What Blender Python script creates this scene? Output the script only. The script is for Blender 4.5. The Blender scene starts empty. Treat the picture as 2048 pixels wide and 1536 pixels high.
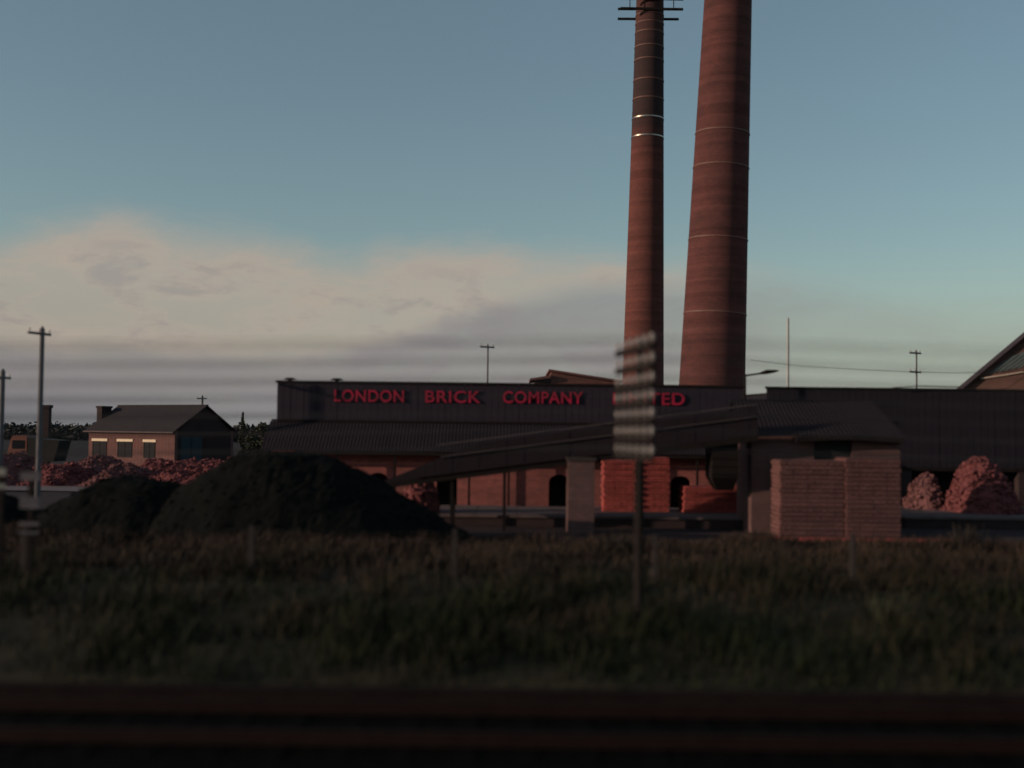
import bpy, math, random
import numpy as np
from mathutils import Vector, Matrix, noise as mnoise
random.seed(11); rng = np.random.default_rng(11)
R = math.radians
S = bpy.context.scene
C = S.collection

# ------------------------------------------------------------------ camera
F = 2300.0                       # focal length in photograph pixels (2048 wide)
CAMZ = 3.4                       # a railway carriage window above the rail head
pitch = math.atan((862 - 768) / F)
roll = R(0.65)
rot = Matrix.Rotation(math.pi / 2 + pitch, 4, 'X') @ Matrix.Rotation(roll, 4, 'Z')
cd = bpy.data.cameras.new('camera'); cam = bpy.data.objects.new('camera', cd); C.objects.link(cam)
cam.matrix_world = Matrix.Translation((0, 0, CAMZ)) @ rot
cd.sensor_width = 36; cd.lens = 36 * F / 2048; cd.clip_end = 9000; cd.clip_start = 0.1
cd.dof.use_dof = True; cd.dof.focus_distance = 200; cd.dof.aperture_fstop = cd.lens / 140.0
S.camera = cam
R3 = rot.to_3x3()

def P(px, py, d):
    """world point seen at photograph pixel (px, py) on the vertical plane y = d"""
    v = R3 @ Vector(((px - 1024) / F, -(py - 768) / F, -1))
    return Vector((0, 0, CAMZ)) + v * (d / v.y)
def X(px, d, py=870): return P(px, py, d).x
def Z(py, d, px=1024): return P(px, py, d).z

# ------------------------------------------------------------------ materials
def mat(name, c1, c2=None, scale=3.0, rough=0.85, bump=0.0, bscale=40.0, stretch=(1, 1, 1), metal=0.0, contrast=0.25, spec=0.25):
    m = bpy.data.materials.new(name); m.use_nodes = True
    nt = m.node_tree; N = nt.nodes; L = nt.links
    b = N['Principled BSDF']; b.inputs['Roughness'].default_value = rough; b.inputs['Metallic'].default_value = metal
    b.inputs['Specular IOR Level'].default_value = spec
    c2 = c2 or tuple(x * 0.6 for x in c1)
    tc = N.new('ShaderNodeTexCoord'); mp = N.new('ShaderNodeMapping'); mp.inputs['Scale'].default_value = stretch
    L.new(tc.outputs['Object'], mp.inputs['Vector'])
    n = N.new('ShaderNodeTexNoise'); n.inputs['Scale'].default_value = scale; n.inputs['Detail'].default_value = 6; n.inputs['Roughness'].default_value = .62
    L.new(mp.outputs[0], n.inputs['Vector'])
    mr = N.new('ShaderNodeMapRange'); mr.inputs['From Min'].default_value = .5 - contrast; mr.inputs['From Max'].default_value = .5 + contrast
    L.new(n.outputs['Fac'], mr.inputs['Value'])
    mx = N.new('ShaderNodeMix'); mx.data_type = 'RGBA'
    mx.inputs[6].default_value = (*c1, 1); mx.inputs[7].default_value = (*c2, 1)
    L.new(mr.outputs[0], mx.inputs[0]); L.new(mx.outputs[2], b.inputs['Base Color'])
    if bump:
        n2 = N.new('ShaderNodeTexNoise'); n2.inputs['Scale'].default_value = bscale; n2.inputs['Detail'].default_value = 4
        L.new(mp.outputs[0], n2.inputs['Vector'])
        bp = N.new('ShaderNodeBump'); bp.inputs['Strength'].default_value = bump; bp.inputs['Distance'].default_value = .03
        L.new(n2.outputs['Fac'], bp.inputs['Height']); L.new(bp.outputs[0], b.inputs['Normal'])
    return m

def brick_mat(name, ca, cb, mortar, stain=(0.03, .022, .022), stain_amt=.5, cyl=False, soot=None, bw=.225, bh=.075):
    m = bpy.data.materials.new(name); m.use_nodes = True
    nt = m.node_tree; N = nt.nodes; L = nt.links
    b = N['Principled BSDF']; b.inputs['Roughness'].default_value = .9; b.inputs['Specular IOR Level'].default_value = .15
    tc = N.new('ShaderNodeTexCoord'); sp = N.new('ShaderNodeSeparateXYZ'); L.new(tc.outputs['Object'], sp.inputs[0])
    if cyl:
        at = N.new('ShaderNodeMath'); at.operation = 'ARCTAN2'; L.new(sp.outputs[1], at.inputs[0]); L.new(sp.outputs[0], at.inputs[1])
        mu = N.new('ShaderNodeMath'); mu.operation = 'MULTIPLY'; mu.inputs[1].default_value = 2.0; L.new(at.outputs[0], mu.inputs[0]); u = mu.outputs[0]
    else:
        ad = N.new('ShaderNodeMath'); L.new(sp.outputs[0], ad.inputs[0]); L.new(sp.outputs[1], ad.inputs[1]); u = ad.outputs[0]
    cb_ = N.new('ShaderNodeCombineXYZ'); L.new(u, cb_.inputs[0]); L.new(sp.outputs[2], cb_.inputs[1])
    br = N.new('ShaderNodeTexBrick'); L.new(cb_.outputs[0], br.inputs['Vector'])
    br.inputs['Scale'].default_value = 1; br.inputs['Brick Width'].default_value = bw; br.inputs['Row Height'].default_value = bh
    br.inputs['Mortar Size'].default_value = .008; br.inputs['Bias'].default_value = 0
    br.inputs['Color1'].default_value = (*ca, 1); br.inputs['Color2'].default_value = (*cb, 1); br.inputs['Mortar'].default_value = (*mortar, 1)
    n = N.new('ShaderNodeTexNoise'); n.inputs['Scale'].default_value = .55; n.inputs['Detail'].default_value = 7; n.inputs['Roughness'].default_value = .65
    mp = N.new('ShaderNodeMapping'); mp.inputs['Scale'].default_value = (1, 1, 1.6 if cyl else .7); L.new(tc.outputs['Object'], mp.inputs[0]); L.new(mp.outputs[0], n.inputs['Vector'])
    mr = N.new('ShaderNodeMapRange'); mr.inputs['From Min'].default_value = .42; mr.inputs['From Max'].default_value = .72; mr.inputs['To Max'].default_value = stain_amt
    L.new(n.outputs['Fac'], mr.inputs['Value'])
    mx = N.new('ShaderNodeMix'); mx.data_type = 'RGBA'; mx.inputs[7].default_value = (*stain, 1)
    L.new(mr.outputs[0], mx.inputs[0]); L.new(br.outputs['Color'], mx.inputs[6]); col = mx.outputs[2]
    # horizontal variation from batch to batch of bricks
    n3 = N.new('ShaderNodeTexNoise'); n3.noise_dimensions = '1D'; n3.inputs['Scale'].default_value = 1.3; n3.inputs['Detail'].default_value = 5; n3.inputs['Roughness'].default_value = .7
    L.new(sp.outputs[2], n3.inputs['W'])
    m3 = N.new('ShaderNodeMapRange'); m3.inputs['From Min'].default_value = .3; m3.inputs['From Max'].default_value = .7; m3.inputs['To Min'].default_value = .72; m3.inputs['To Max'].default_value = 1.15
    L.new(n3.outputs['Fac'], m3.inputs['Value'])
    hs = N.new('ShaderNodeHueSaturation'); L.new(col, hs.inputs['Color']); L.new(m3.outputs[0], hs.inputs['Value']); col = hs.outputs[0]
    if soot:
        z0, z1, z2, z3 = soot
        cr = N.new('ShaderNodeMapRange'); cr.interpolation_type = 'SMOOTHSTEP'; cr.inputs['From Min'].default_value = z0; cr.inputs['From Max'].default_value = z1
        L.new(sp.outputs[2], cr.inputs['Value'])
        c2 = N.new('ShaderNodeMapRange'); c2.interpolation_type = 'SMOOTHSTEP'; c2.inputs['From Min'].default_value = z2; c2.inputs['From Max'].default_value = z3; c2.inputs['To Min'].default_value = 1; c2.inputs['To Max'].default_value = .55
        L.new(sp.outputs[2], c2.inputs['Value'])
        pm = N.new('ShaderNodeMath'); pm.operation = 'MULTIPLY'; L.new(cr.outputs[0], pm.inputs[0]); L.new(c2.outputs[0], pm.inputs[1])
        pm2 = N.new('ShaderNodeMath'); pm2.operation = 'MULTIPLY'; pm2.inputs[1].default_value = .8; L.new(pm.outputs[0], pm2.inputs[0])
        ms = N.new('ShaderNodeMix'); ms.data_type = 'RGBA'; ms.inputs[7].default_value = (.028, .024, .026, 1)
        L.new(pm2.outputs[0], ms.inputs[0]); L.new(col, ms.inputs[6]); col = ms.outputs[2]
    L.new(col, b.inputs['Base Color'])
    bp = N.new('ShaderNodeBump'); bp.inputs['Strength'].default_value = .5; bp.inputs['Distance'].default_value = .012; bp.invert = True
    L.new(br.outputs['Fac'], bp.inputs['Height']); L.new(bp.outputs[0], b.inputs['Normal'])
    return m

M = {}
M['chim_a'] = brick_mat('chimney_brick', (.132, .042, .038), (.098, .033, .031), (.1, .055, .05), cyl=True, stain_amt=.45)
M['chim_b'] = brick_mat('chimney_brick_sooty', (.165, .049, .039), (.122, .039, .034), (.11, .06, .052), cyl=True, stain_amt=.35, soot=(27, 31.5, 36, 42))
M['brick'] = brick_mat('works_brick', (.4, .105, .09), (.28, .078, .07), (.17, .11, .1))
M['brick_dull'] = brick_mat('dull_brick', (.13, .062, .058), (.095, .047, .046), (.15, .11, .105), stain_amt=.4)
M['brick_house'] = brick_mat('house_brick', (.14, .054, .05), (.11, .043, .041), (.17, .12, .11), stain_amt=.3)
M['brick_dark_and_shaded'] = brick_mat('dark_and_shaded_brick', (.05, .03, .03), (.035, .022, .022), (.045, .035, .035))  # dark brick, also used to paint shade on house gables and platform faces
M['brick_new'] = brick_mat('new_brick', (.44, .088, .078), (.3, .066, .062), (.08, .03, .025), stain=(.2, .05, .04), stain_amt=.6, bw=.225, bh=.11)
M['brick_pink'] = brick_mat('pale_new_brick', (.18, .08, .075), (.13, .058, .056), (.04, .025, .024), stain=(.07, .045, .043), stain_amt=.6, bh=.11)
M['rubble'] = mat('brick_rubble', (.2, .088, .086), (.075, .036, .037), scale=1.3, bump=.5, bscale=9, spec=0.05)
M['rubble2'] = mat('red_brick_rubble', (.21, .07, .07), (.08, .029, .031), scale=1.1, bump=.5, bscale=9, spec=0.05)
M['clad'] = mat('tarred_boards', (.036, .028, .038), (.025, .02, .028), scale=1.2, stretch=(4, 1, .35), rough=.75, spec=0.06)
M['clad2'] = mat('black_boards', (.025, .021, .028), (.018, .0155, .021), scale=1.2, stretch=(4, 1, .35), rough=.75, spec=0.06)
M['roofing'] = mat('old_roofing', (.025, .0195, .024), (.018, .0145, .018), scale=.9, rough=.85, spec=0.06)
M['eave'] = mat('tarred_timber', (.012, .01, .01), (.02, .015, .014), scale=3, spec=0.05)
M['sheet'] = mat('rusty_sheeting', (.024, .017, .02), (.018, .0135, .0165), scale=.8, stretch=(1, 1, .5), rough=.8, spec=0.06)
M['rail_pale'] = mat('weathered_steel', (.07, .052, .053), (.045, .034, .035), scale=2, rough=.7)
M['concrete'] = mat('stained_concrete', (.15, .11, .105), (.09, .065, .065), scale=1.4, bump=.2, spec=0.08)
M['concrete_dark'] = mat('damp_concrete', (.05, .038, .035), (.03, .024, .022), scale=2, bump=.2)
M['coal'] = mat('coal', (.0095, .0098, .009), (.0055, .0057, .0053), scale=3, rough=.9, bump=.5, bscale=6, spec=0.02)
M['slate'] = mat('slate_roof', (.04, .034, .037), (.03, .026, .029), scale=1.2, stretch=(1, 1, 3), spec=0.08)
M['lintel'] = mat('white_lintel', (.7, .56, .4), (.6, .47, .34), scale=3)
M['teal'] = mat('teal_door_paint', (.03, .055, .068), (.02, .04, .05), scale=2)
M['glass'] = mat('dirty_glass', (.02, .02, .024), (.012, .012, .014), scale=2, rough=.5, spec=0.03)
M['glass_teal'] = mat('green_roof_glass', (.075, .105, .1), (.05, .07, .07), scale=1.2, rough=.4, spec=.5)
M['letters'] = mat('crimson_sign_paint', (.46, .011, .05), (.24, .008, .032), scale=2, rough=.6)
M['tile'] = mat('red_roof_tiles', (.17, .07, .06), (.1, .044, .04), scale=1.6, stretch=(1, 1, 3))
M['brown'] = brick_mat('brown_brick', (.16, .08, .06), (.12, .06, .048), (.12, .08, .07))
M['verge'] = mat('verge_board', (.06, .05, .065), (.05, .04, .05), scale=2)
M['cream'] = mat('cream_paint', (.5, .4, .33), (.35, .27, .22), scale=2)
M['steel_shiny'] = mat('galvanised_band', (.6, .5, .4), (.25, .2, .17), scale=1.5, rough=.3, metal=.9)
M['steel_dull'] = mat('rusty_band', (.17, .085, .065), (.12, .06, .05), scale=3, rough=.6)
M['timber'] = mat('creosoted_pole', (.024, .019, .018), (.016, .013, .0125), scale=3, stretch=(4, 4, .4), spec=0.05)
M['timber_grey'] = mat('weathered_pole', (.13, .125, .135), (.1, .095, .1), scale=3, stretch=(4, 4, .4))
M['porcelain'] = mat('white_porcelain', (.42, .36, .33), (.32, .27, .25), scale=6, rough=.4)
M['wire'] = mat('copper_wire', (.05, .045, .045), (.04, .035, .035), rough=.6)
M['rust'] = mat('rusty_rail', (.02, .011, .01), (.012, .007, .0065), scale=4, rough=.7, spec=0.05)
M['sleeper'] = mat('oily_sleeper', (.006, .0056, .005), (.004, .0039, .0035), scale=3, stretch=(3, 1, 1), spec=0.02)
M['ballast'] = mat('sooty_ballast', (.0052, .005, .0042), (.003, .003, .0026), scale=7, bump=.8, bscale=14, spec=0.02)
M['pale_post'] = mat('grey_post_paint', (.25, .235, .25), (.17, .16, .17), scale=4)
M['plate'] = mat('grey_white_plate', (.11, .1, .115), (.08, .072, .08), scale=5)
M['plate_white'] = mat('off_white_plate', (.26, .26, .24), (.2, .2, .18), scale=5)
M['orange'] = mat('orange_cab_paint', (.2, .075, .05), (.14, .055, .04), scale=3, rough=.5)
M['truck_dark'] = mat('dark_truck_steel', (.02, .02, .02), (.012, .012, .012), scale=3)
M['tyre'] = mat('tyre_rubber', (.02, .02, .02))
M['leaf'] = mat('dark_leaf', (.035, .043, .024), (.055, .05, .028), scale=.8)
M['leaf_far'] = mat('far_leaf', (.035, .034, .03), (.045, .04, .034), scale=.1)
M['bark'] = mat('bark', (.05, .035, .028))
M['trough'] = mat('sooty_trough', (.02, .0135, .0125), (.012, .009, .0085), scale=2, spec=0.02)
M['pale_pole'] = mat('pale_weathered_pole', (.42, .42, .4), (.34, .34, .33), scale=3)
M['road'] = mat('pale_yard_dirt', (.17, .13, .13), (.12, .085, .085), scale=.7)

# ------------------------------------------------------------------ mesh builder
class MB:
    def __init__(s): s.v = []; s.f = []
    def add(s, vs, fs):
        o = len(s.v); s.v += [tuple(v) for v in vs]; s.f += [tuple(i + o for i in f) for f in fs]; return s
    def box(s, x0, x1, y0, y1, z0, z1):
        return s.add([(x0, y0, z0), (x1, y0, z0), (x1, y1, z0), (x0, y1, z0), (x0, y0, z1), (x1, y0, z1), (x1, y1, z1), (x0, y1, z1)],
                     [(0, 3, 2, 1), (4, 5, 6, 7), (0, 1, 5, 4), (1, 2, 6, 5), (2, 3, 7, 6), (3, 0, 4, 7)])
    def beam(s, a, b, w, h, up=(0, 0, 1)):
        """rectangular bar from a to b, w across, h along up"""
        a = Vector(a); b = Vector(b); d = (b - a).normalized(); up = Vector(up)
        side = d.cross(up).normalized(); u = side.cross(d).normalized()
        vs = [p + side * i * w / 2 + u * j * h / 2 for p in (a, b) for i, j in ((-1, -1), (1, -1), (1, 1), (-1, 1))]
        return s.add(vs, [(0, 1, 2, 3), (7, 6, 5, 4), (0, 4, 5, 1), (1, 5, 6, 2), (2, 6, 7, 3), (3, 7, 4, 0)])
    def tube(s, pts, rad, n=8, cap=True):
        pts = [Vector(p) for p in pts]; k = len(pts); rad = rad if hasattr(rad, '__len__') else [rad] * k
        vs = []
        for i, p in enumerate(pts):
            d = (pts[min(i + 1, k - 1)] - pts[max(i - 1, 0)]).normalized()
            a = d.cross(Vector((0, 0, 1)) if abs(d.z) < .9 else Vector((1, 0, 0))).normalized(); b = d.cross(a)
            vs += [p + (a * math.cos(t) + b * math.sin(t)) * rad[i] for t in (2 * math.pi * j / n for j in range(n))]
        fs = [(i * n + j, i * n + (j + 1) % n, (i + 1) * n + (j + 1) % n, (i + 1) * n + j) for i in range(k - 1) for j in range(n)]
        if cap: fs += [tuple(reversed(range(n))), tuple((k - 1) * n + j for j in range(n))]
        return s.add(vs, fs)
    def prism(s, poly, off):
        """polygon (list of 3-D points) swept by off"""
        n = len(poly); off = Vector(off); a = [Vector(p) for p in poly]
        return s.add(a + [p + off for p in a], [tuple(range(n)), tuple(reversed(range(n, 2 * n)))] + [(i, i + n, (i + 1) % n + n, (i + 1) % n) for i in range(n)])
    def build(s, name, m, parent=None, smooth=False, loc=None, fixn=True):
        v = np.array(s.v, dtype=float)
        if parent is None:
            o0 = np.array(loc) if loc is not None else np.array([(v[:, 0].min() + v[:, 0].max()) / 2, (v[:, 1].min() + v[:, 1].max()) / 2, v[:, 2].min()])
        else:
            o0 = np.array(parent['_o'] if '_o' in parent else (0, 0, 0))
        me = bpy.data.meshes.new(name); me.from_pydata((v - o0).tolist(), [], s.f)
        if fixn:
            import bmesh
            b = bmesh.new(); b.from_mesh(me); bmesh.ops.recalc_face_normals(b, faces=b.faces); b.to_mesh(me); b.free()
        if smooth:
            for p in me.polygons: p.use_smooth = True
        me.materials.append(M[m] if isinstance(m, str) else m)
        o = bpy.data.objects.new(name, me); C.objects.link(o)
        if parent is None: o.location = o0
        else: o.parent = parent
        o['_o'] = [float(x) for x in o0]
        return o

def tag(o, label=None, cat=None, group=None, kind=None):
    if label: o['label'] = label
    if cat: o['category'] = cat
    if group: o['group'] = group
    if kind: o['kind'] = kind
    return o
def thing(name, label, cat, loc, group=None):
    o = bpy.data.objects.new(name, None); C.objects.link(o); o.location = loc; o['_o'] = [float(x) for x in loc]
    o.empty_display_size = .3
    return tag(o, label, cat, group)

def fbm(x, y, z=0.0, s=1.0, o=4):
    return mnoise.fractal(Vector((x * s, y * s, z)), 1.0, 2.0, o)

# ------------------------------------------------------------------ ground
TRACK_Y = 13.86
def ground_z(x, y):
    if y < 15.7: return -.36
    if y < 22: base = -.22 + .62 * ((y - 15.7) / 6.3)
    elif y < 36: base = .4 * (1 - (y - 22) / 14)
    else: base = 0.0
    amp = .1 if 15.8 < y < 36 else (.03 if y < 120 else 0)
    return base + amp * fbm(x, y, 3.1, .5)
def axis(lo, hi, dlo, dhi, step):
    a = list(np.arange(dlo, dhi + 1e-6, step)); s = step
    while a[-1] < hi: s *= 1.35; a.append(a[-1] + s)
    s = step
    while a[0] > lo: s *= 1.35; a.insert(0, a[0] - s)
    return a
gx = axis(-6000, 6000, -34, 34, .7); gy = axis(-300, 8000, 9, 80, .55)
g = MB(); nx = len(gx)
g.v = [(x, y, ground_z(x, y)) for y in gy for x in gx]
g.f = [(j * nx + i, j * nx + i + 1, (j + 1) * nx + i + 1, (j + 1) * nx + i) for j in range(len(gy) - 1) for i in range(nx - 1)]
gm = bpy.data.materials.new('ground_soil'); gm.use_nodes = True
nt = gm.node_tree; N = nt.nodes; L = nt.links; bs = N['Principled BSDF']; bs.inputs['Roughness'].default_value = .95; bs.inputs['Specular IOR Level'].default_value = .1
tc = N.new('ShaderNodeTexCoord'); sp = N.new('ShaderNodeSeparateXYZ'); L.new(tc.outputs['Object'], sp.inputs[0])
no = N.new('ShaderNodeTexNoise'); no.inputs['Scale'].default_value = .5; no.inputs['Detail'].default_value = 8; L.new(tc.outputs['Object'], no.inputs['Vector'])
ad = N.new('ShaderNodeMath'); ad.operation = 'MULTIPLY_ADD'; ad.inputs[1].default_value = 2.0; L.new(no.outputs['Fac'], ad.inputs[0]); L.new(sp.outputs[1], ad.inputs[2])
def ramp2(c1, c2):
    r = N.new('ShaderNodeMix'); r.data_type = 'RGBA'; r.inputs[6].default_value = (*c1, 1); r.inputs[7].default_value = (*c2, 1)
    L.new(no.outputs['Fac'], r.inputs[0]); return r.outputs[2]
def step(e, w):
    q = N.new('ShaderNodeMapRange'); q.inputs['From Min'].default_value = e - w; q.inputs['From Max'].default_value = e + w; L.new(ad.outputs[0], q.inputs['Value']); return q.outputs[0]
cur = ramp2((.018, .016, .012), (.01, .009, .008))
for e, w, c1, c2 in ((16.6, .3, (.022, .022, .012), (.05, .034, .022)), (37.2, .5, (.055, .036, .036), (.03, .022, .024)), (125, 12, (.034, .027, .024), (.026, .021, .02))):
    mx = N.new('ShaderNodeMix'); mx.data_type = 'RGBA'; L.new(step(e, w), mx.inputs[0]); L.new(cur, mx.inputs[6]); L.new(ramp2(c1, c2), mx.inputs[7]); cur = mx.outputs[2]
L.new(cur, bs.inputs['Base Color'])
tag(g.build('ground', gm, loc=(0, 0, 0), smooth=True, fixn=False), kind='structure')

# ballast bed, with a ragged stone surface
b = MB(); xs = np.arange(-26, 26.01, .16); ys = [8.5 + .14 * k for k in range(53)]
def bz(x, y):
    e = min(1, max(0, (15.75 - y) / .7)) * min(1, (y - 8.4) / .5)
    return -.36 + .185 * e + (.018 * mnoise.noise(Vector((x * 9, y * 9, 0))) + .012 * fbm(x, y, 1, 2)) * (1 if e > .02 else 0) - (.02 if e <= .02 else 0)
b.v = [(x, y, bz(x, y)) for y in ys for x in xs]; n = len(xs)
b.f = [(j * n + i, j * n + i + 1, (j + 1) * n + i + 1, (j + 1) * n + i) for j in range(len(ys) - 1) for i in range(n - 1)]
tag(b.build('ballast_bed', 'ballast', loc=(0, 0, 0), fixn=False), kind='structure')

# railway track: two rails on timber sleepers
t = thing('railway_track', 'dark railway track of two rusty rails nearest the camera', 'railway track', (0, TRACK_Y, -.2))
for y in (TRACK_Y - .715, TRACK_Y + .715):
    prof = [(-.07, -.155), (.07, -.155), (.07, -.14), (.012, -.12), (.012, -.045), (.035, -.035), (.035, -.004), (.028, 0), (-.028, 0), (-.035, -.004), (-.035, -.035), (-.012, -.045), (-.012, -.12), (-.07, -.14)]
    MB().prism([(-26, y + a, z) for a, z in prof], (52, 0, 0)).build('rail', 'rust', t)
for k in range(68):
    x = -23.6 + k * .7 + random.uniform(-.03, .03)
    MB().box(x - .125, x + .125, TRACK_Y - 1.3, TRACK_Y + 1.3, -.27, -.165).build('sleeper', 'sleeper', t)
# cable trough beside the track
b = MB()
for k in range(52):
    x = -26 + k
    b.box(x + .004, x + .996, 15.72, 15.98, -.4, -.13 + random.uniform(-.004, .004))
tag(b.build('cable_trough', 'trough'), 'low concrete cable trough running beside the track along the grass', 'cable trough')

# ------------------------------------------------------------------ rough grass
NB = 150000
xs = rng.uniform(-21, 21, NB); ys = 16.0 + 20.2 * rng.uniform(0, 1, NB) ** 1.0
cl = np.array([fbm(x, y, 7.7, .45) for x, y in zip(xs, ys)])
keep = rng.uniform(-.75, .55, NB) < np.maximum(cl, -.35); xs, ys, cl = xs[keep], ys[keep], cl[keep]; n = len(xs)
zs = np.array([ground_z(x, y) for x, y in zip(xs, ys)])
edge = np.clip((ys - 15.8) / 1.0, .25, 1) * np.clip((36.6 - ys) / 3, .35, 1)
h = rng.uniform(.14, .42, n) * (1 + .8 * cl) * edge; w = rng.uniform(.008, .02, n)
th = rng.uniform(0, 2 * np.pi, n); lean = rng.uniform(.1, .75, n) * h; la = rng.normal(.4, 1.4, n)
V = np.zeros((n, 5, 3))
dx, dy = np.cos(th) * w, np.sin(th) * w; lx, ly = np.cos(la) * lean, np.sin(la) * lean
V[:, 0] = np.stack([xs - dx, ys - dy, zs - .02], 1); V[:, 1] = np.stack([xs + dx, ys + dy, zs - .02], 1)
V[:, 2] = np.stack([xs - dx * .75 + lx * .35, ys - dy * .75 + ly * .35, zs + h * .6], 1); V[:, 3] = np.stack([xs + dx * .75 + lx * .35, ys + dy * .75 + ly * .35, zs + h * .6], 1)
V[:, 4] = np.stack([xs + lx, ys + ly, zs + h], 1)
me = bpy.data.meshes.new('rough_grass'); me.vertices.add(n * 5); me.vertices.foreach_set('co', V.ravel())
base = (np.arange(n) * 5)[:, None]
lt = np.concatenate([base + np.array([0, 1, 3, 2]), base + np.array([2, 3, 4])], 1).ravel()
me.loops.add(len(lt)); me.loops.foreach_set('vertex_index', lt)
ls = (np.arange(n)[:, None] * 7 + np.array([0, 4])).ravel(); me.polygons.add(2 * n); me.polygons.foreach_set('loop_start', ls)
me.update(calc_edges=True); me.validate()
gr = bpy.data.materials.new('rough_grass'); gr.use_nodes = True
nt = gr.node_tree; N = nt.nodes; L = nt.links; bs = N['Principled BSDF']; bs.inputs['Roughness'].default_value = .8; bs.inputs['Specular IOR Level'].default_value = .1
geo = N.new('ShaderNodeNewGeometry'); tc = N.new('ShaderNodeTexCoord')
n1 = N.new('ShaderNodeTexNoise'); n1.inputs['Scale'].default_value = .42; n1.inputs['Detail'].default_value = 4; L.new(tc.outputs['Object'], n1.inputs['Vector'])
sp = N.new('ShaderNodeSeparateXYZ'); L.new(tc.outputs['Object'], sp.inputs[0])
my = N.new('ShaderNodeMapRange'); my.inputs['From Min'].default_value = 16; my.inputs['From Max'].default_value = 30; my.inputs['To Min'].default_value = -.25; my.inputs['To Max'].default_value = .3; L.new(sp.outputs[1], my.inputs['Value'])
a1 = N.new('ShaderNodeMath'); L.new(n1.outputs['Fac'], a1.inputs[0]); L.new(my.outputs[0], a1.inputs[1])
a2 = N.new('ShaderNodeMath'); a2.operation = 'MULTIPLY_ADD'; a2.inputs[1].default_value = .3; L.new(geo.outputs['Random Per Island'], a2.inputs[0]); L.new(a1.outputs[0], a2.inputs[2])
cr = N.new('ShaderNodeValToRGB'); L.new(a2.outputs[0], cr.inputs[0]); e = cr.color_ramp.elements
e[0].position = .3; e[0].color = (.012, .0185, .008, 1); e[1].position = .95; e[1].color = (.043, .028, .021, 1)
q = e.new(.55); q.color = (.0185, .0195, .0105, 1); q = e.new(.72); q.color = (.03, .0225, .0155, 1)
L.new(cr.outputs[0], bs.inputs['Base Color'])
me.materials.append(gr); o = bpy.data.objects.new('rough_grass', me); C.objects.link(o)
tag(o, 'dark rough grass covering the bank between track and brickworks', 'grass', kind='stuff')

# taller dead weed clumps standing in the grass
for k, (px, d, hh) in enumerate(((210, 31, .62), (640, 33, .5), (1230, 30, .55), (1560, 28, .5), (1930, 32, .7), (330, 24, .45), (1050, 23, .45), (1780, 20, .4))):
    cx = X(px, d); mb = MB(); 
    for _ in range(90):
        x = cx + random.uniform(-.35, .35); y = d + random.uniform(-.3, .3); z0 = ground_z(x, y) - .03; hz = hh * random.uniform(.6, 1.2)
        a = random.uniform(0, 6.28); lx, ly = random.gauss(.05, .12), random.gauss(0, .12); ww = .011
        p0 = Vector((x, y, z0)); p1 = p0 + Vector((lx, ly, hz)); sd = Vector((math.cos(a), math.sin(a), 0)) * ww
        mb.add([p0 - sd, p0 + sd, p1 + sd * .6, p1 - sd * .6], [(0, 1, 2, 3)])
        for q in range(3):
            c0 = p0.lerp(p1, random.uniform(.45, 1)); sz = random.uniform(.03, .06); dv = Vector((random.gauss(0, 1), random.gauss(0, 1), random.gauss(.3, .6))).normalized() * sz; s2 = dv.cross(Vector((0, .3, 1))).normalized() * sz * .4
            mb.add([c0, c0 + dv * .5 + s2, c0 + dv, c0 + dv * .5 - s2], [(0, 1, 2, 3)])
    where = ('below the coal heap at the far left', 'in front of the large coal heap', 'in front of the brick pier of the conveyor', 'in front of the wide brick stack', 'at the grass edge right of the orange bricks', 'in the near grass on the left', 'in the middle of the near grass', 'close to the track on the right')[k]
    tag(mb.build('weed_clump', ('leaf' if k in (7,) else mat('dead_weed', (.035, .026, .02), (.024, .02, .015))), fixn=False), 'clump of tall dead weeds ' + where, 'weeds', 'dead weed clumps in the rough grass')

# ------------------------------------------------------------------ chimneys
def chimney(name, label, pa, pb, ra, rb, H, m, bands, shiny, d, cap=True):
    """axis through world points pa, pb with radii ra, rb there"""
    ax = (pb - pa) / (pb.z - pa.z)
    base = pa - ax * pa.z
    t = thing(name, label, 'chimney', base)
    rr = lambda z: ra + (rb - ra) * (z - pa.z) / (pb.z - pa.z)
    c = lambda z: base + ax * z
    zs = [H * k / 40 for k in range(41)]
    MB().tube([c(z) for z in zs], [rr(z) for z in zs], 48).build('shaft', m, t, smooth=True)
    MB().tube([c(0), c(1.2), c(1.3)], [rr(0) + .4, rr(0) + .4, rr(0) + .1], 48).build('plinth', m, t)
    if cap:
        z = H - 1.2
        MB().tube([c(z - .3), c(z), c(z + .7), c(z + .7001), c(z + 1.4)], [rr(z) + .02, rr(z) + .22, rr(z) + .22, rr(z) + .1, rr(z) + .1], 48).build('corbelled_cap', m, t)
    for py in bands:
        z = Z(py, d - ra, 1300)
        mm = 'steel_shiny' if py in shiny else 'steel_dull'
        hb = .055 if py in shiny else .05
        MB().tube([c(z - hb), c(z - hb * .9), c(z + hb * .9), c(z + hb)], [rr(z) + .005, rr(z) + .035, rr(z) + .03, rr(z)], 48, cap=False).build('steel_band', mm, t, smooth=False)
    return t, c, rr
t1, c1, r1 = chimney('brick_chimney', 'broad red brick chimney, the right and thicker of the two', P(1424, 768, 80), P(1456, 0, 80), 2.27, 1.66, 48, 'chim_a', (250, 320, 468, 620), (), 80)
t2, c2, r2 = chimney('brick_chimney', 'slimmer red brick chimney with steel bands and sooty top', P(1286, 768, 100), P(1300, 0, 100), 1.79, 1.2, 45, 'chim_b', (18, 35, 54, 83, 110, 151, 189, 228, 266), (228, 266), 100)
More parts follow.
